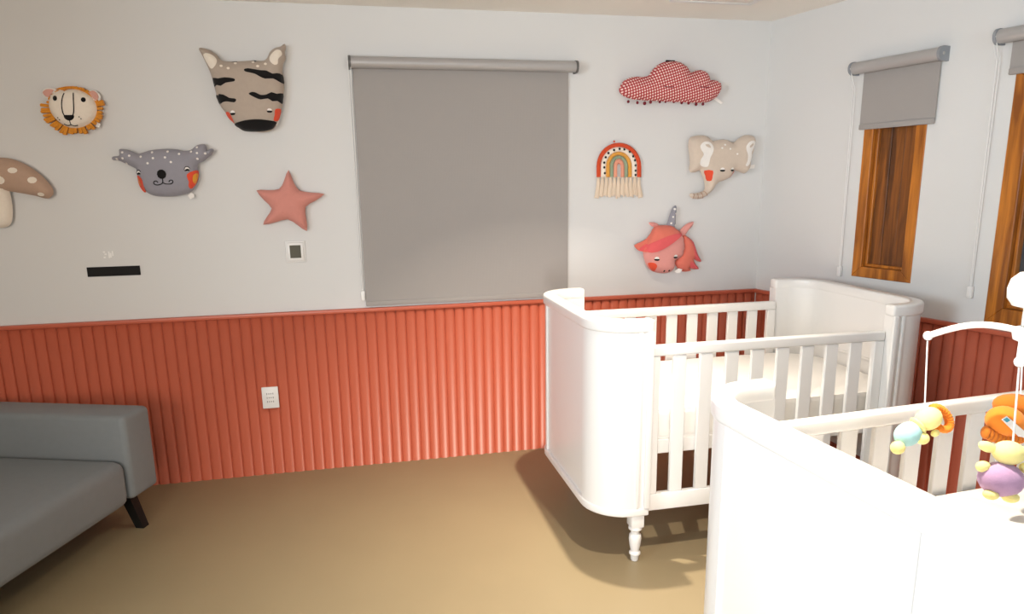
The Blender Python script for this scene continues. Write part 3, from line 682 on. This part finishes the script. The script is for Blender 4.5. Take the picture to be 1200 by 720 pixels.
# ------------------------------------------------------------------ crib mobile and its plush toys
HUB = at_depth(1200, 391, 1.78)
u = Vector((HUB.x - CAM.x, HUB.y - CAM.y, 0)).normalized(); lf = Vector((-u.y, u.x, 0))
rad = .207
mo = thing('crib_mobile', 'white plastic crib mobile with curved arms over the near crib', 'crib mobile', HUB)
drop = .030
ends = []
for dv in (lf, -u, -lf, u):
    e = dv * rad + Vector((0, 0, -.030))
    ends.append(HUB + e); bm = bmesh.new()
    tube(bm, [(e.x * u, e.y * u, .004 + (e.z - .004) * u + .030 * math.sin(math.pi * u) * .8) for u in [i / 12 for i in range(13)]], .0085, 10)
    ar = put('arm', bm, 'white_plastic', mo); put('arm_tip', ball(bmesh.new(), e, .0125, 12), 'white_plastic', ar)
put('hub', lathe(bmesh.new(), [(.010, -.022), (.022, -.016), (.026, 0), (.022, .014), (.010, .020)], seg=18), 'white_plastic', mo)
put('spindle', lathe(bmesh.new(), [(.009, .018), (.009, .0635)], seg=12), 'white_plastic', mo)
mh = thing('mobile_holder', 'white plastic mobile holder with round music box at the right edge', 'mobile holder', HUB)
put('music_box', lathe(bmesh.new(), [(.012, .064), (.034, .070), (.046, .088), (.048, .112), (.042, .136), (.026, .152), (.008, .157)], seg=24), 'white_plastic', mh)
# bent holder that comes down to the near side rail, and the clamp on it
foot = Vector((-.810, -2.80, 0)) + Matrix.Rotation(TH, 3, 'Z') @ Vector((.33, -.427, .985)) - HUB
pt = [(0, 0, .150), (.01, -.01, .20), (.06, -.10, .245), (.14, -.26, .24), (foot.x * .9, foot.y * .86, .16), (foot.x, foot.y, .02), tuple(foot)]
put('holder_pole', tube(bmesh.new(), smooth_loop(pt, 5, closed=False), .009, 10), 'white_plastic', mh)
put('clamp', bbox(foot.x - .022, foot.x + .022, foot.y - .030, foot.y + .030, foot.z - .019, foot.z + .03, bev=.006), 'white_plastic', mh)

def toy(name, label, centre, top_pt, off):
    """plush toy hanging on a cord; origin at its body centre"""
    o = thing(name, label, 'plush toy', centre, group='plush toys of the mobile')
    v = top_pt - centre - Vector((0, 0, .0135))
    put('cord', tube(bmesh.new(), [v, Vector(off)], .0022, 6), 'white_plastic', o)
    return o
CAMR = CR; UPV = -CD; TOW = -CF           # axes along the picture, used only to copy the toys' poses
def tp(a, b, c=0): return CAMR * a + UPV * b + TOW * c      # offset in metres: right, up, towards the viewer
PXM = 1.78 / F_PX
def ell(bm, c, r, rotv=None):
    res = bmesh.ops.create_uvsphere(bm, u_segments=20, v_segments=12, radius=1)
    for v in res['verts']:
        q = Vector((v.co.x * r[0], v.co.y * r[1], v.co.z * r[2]))
        if rotv is not None: q = rotv @ q
        v.co = Vector(c) + q
    return bm
def rot_pic(deg): return Matrix((CAMR, UPV, TOW)).transposed() @ Matrix.Rotation(math.radians(deg), 3, 'Z')
# small lion with the blue body, hanging from the left arm tip
END = ends; d0 = (END[0] - CAM).dot(CF)
lc = at_depth(1066, 508, d0); s0 = d0 / F_PX
def off0(px, py, t=0): return at_depth(px, py, d0 - t) - lc
lt = toy('plush_lion', 'small plush lion with pale blue body and orange mane on the left string', lc, END[0], off0(1083.5, 481))
R = rot_pic(35)
put('body', ell(bmesh.new(), off0(1064, 509), (.038, .031, .031), R), 'plush_blue', lt)
hd = put('head', ell(bmesh.new(), off0(1088, 491, .008), (.036, .030, .030), R), 'plush_yellow', lt)
bm = bmesh.new()
for i in range(18):
    a = math.radians(-150 + i * 14); rr = .030
    c0 = off0(1098, 493, -.010); e = R @ Vector((.004 + .026 * math.cos(a) * .6, .033 * math.sin(a), -.006 - .0))
    e2 = R @ Vector((.012 * math.cos(a) + .010, .031 * math.sin(a), 0))
    ell(bm, c0 + e2 + R @ Vector((.008 * math.cos(a), .003 * math.sin(a), 0)), (.0105, .0075, .016), R @ Matrix.Rotation(a, 3, 'Z'))
put('mane', bm, 'plush_orange', hd)
put('ear', ell(bmesh.new(), off0(1096, 508, .006), (.012, .009, .010), R), 'plush_yellow', hd)
for px, py, r in ((1052, 525, .0185), (1081, 514, .0175)): put('foot', ell(bmesh.new(), off0(px, py, .012), (r, r * .95, r), R), 'plush_yellow', lt)
put('foot', ell(bmesh.new(), off0(1072, 496, -.028), (.016, .014, .014), R), 'plush_yellow', lt)
put('collar', ell(bmesh.new(), off0(1076, 499, .004), (.008, .026, .026), R), 'plush_yellow', lt)

# yellow bear in a purple shirt on the arm that points at the viewer
near = min(ends, key=lambda p: (p - CAM).dot(CF)); d1 = (near - CAM).dot(CF); s1 = d1 / F_PX
pc = at_depth(1173, 556, d1)
def off1(px, py, t=0): return at_depth(px, py, d1 - t) - pc
pb = toy('plush_bear', 'yellow plush bear in a purple shirt on the front string', pc, near, off1(1187, 520))
I3 = rot_pic(-6)
bm = ell(bmesh.new(), off1(1173, 562), (.0495, .040, .040), I3)
put('shirt', bm, 'plush_purple', pb)
hd = put('head', ell(bmesh.new(), off1(1182, 531, .006), (.034, .028, .030), I3), 'plush_yellow', pb)
put('ear', ell(bmesh.new(), off1(1157, 524), (.021, .0125, .012), rot_pic(-20)), 'plush_yellow', hd); put('ear', ell(bmesh.new(), off1(1207, 527), (.021, .0125, .012), rot_pic(20)), 'plush_yellow', hd)
put('arm', ell(bmesh.new(), off1(1152, 547), (.016, .013, .013), rot_pic(15)), 'plush_yellow', pb); put('arm', ell(bmesh.new(), off1(1203, 549), (.016, .013, .013), rot_pic(-15)), 'plush_yellow', pb)
put('foot', ell(bmesh.new(), off1(1161, 580, .010), (.0165, .012, .016), I3), 'plush_yellow', pb); put('foot', ell(bmesh.new(), off1(1184, 583, .010), (.0185, .013, .016), I3), 'plush_yellow', pb)

# orange toy on the arm that points away
far = max(ends, key=lambda p: (p - CAM).dot(CF)); d2 = (far - CAM).dot(CF); s2 = d2 / F_PX
oc = at_depth(1181, 488, d2)
def off2(px, py, t=0): return at_depth(px, py, d2 - t) - oc
ob = toy('plush_tiger', 'orange plush toy with ruffled rust collar and white tag on the rear string', oc, far, off2(1196, 462))
put('body', ell(bmesh.new(), off2(1192, 477, -.02), (.066, .036, .040), rot_pic(-8)), 'plush_rust', ob)
hd = put('head', ell(bmesh.new(), off2(1178, 494, .02), (.050, .042, .042), rot_pic(-12)), 'plush_orange', ob)
bm = bmesh.new()
for i in range(11):
    u = i / 10; ell(bm, off2(1155 + u * 46, 507 + 8 * math.sin(u * 2.6), .022), (.0095, .018, .016), rot_pic(-10))
put('ruffle', bm, 'plush_rust', hd)
bm = bmesh.new()
q = [off2(1174, 492, .066), off2(1180, 488, .067), off2(1200, 505, .062), off2(1204, 514, .058), off2(1194, 512, .060)]
A = [bm.verts.new(p) for p in q]; B = [bm.verts.new(p - TOW * .002) for p in q]; bm.faces.new(A); bm.faces.new(B[::-1])
for j in range(5): bm.faces.new((A[j], A[(j + 1) % 5], B[(j + 1) % 5], B[j]))
tg = put('care_tag', bm, 'felt_white', ob, smooth=False)
mat('tag_teal', srgb(70, 150, 170), .8)
bm = bmesh.new(); q = [off2(1175.5, 492, .0672), off2(1180, 489.5, .068), off2(1184, 493, .0672), off2(1180, 495.5, .0664)]
bm.faces.new([bm.verts.new(p) for p in q]); put('tag_print', bm, 'tag_teal', tg, smooth=False)
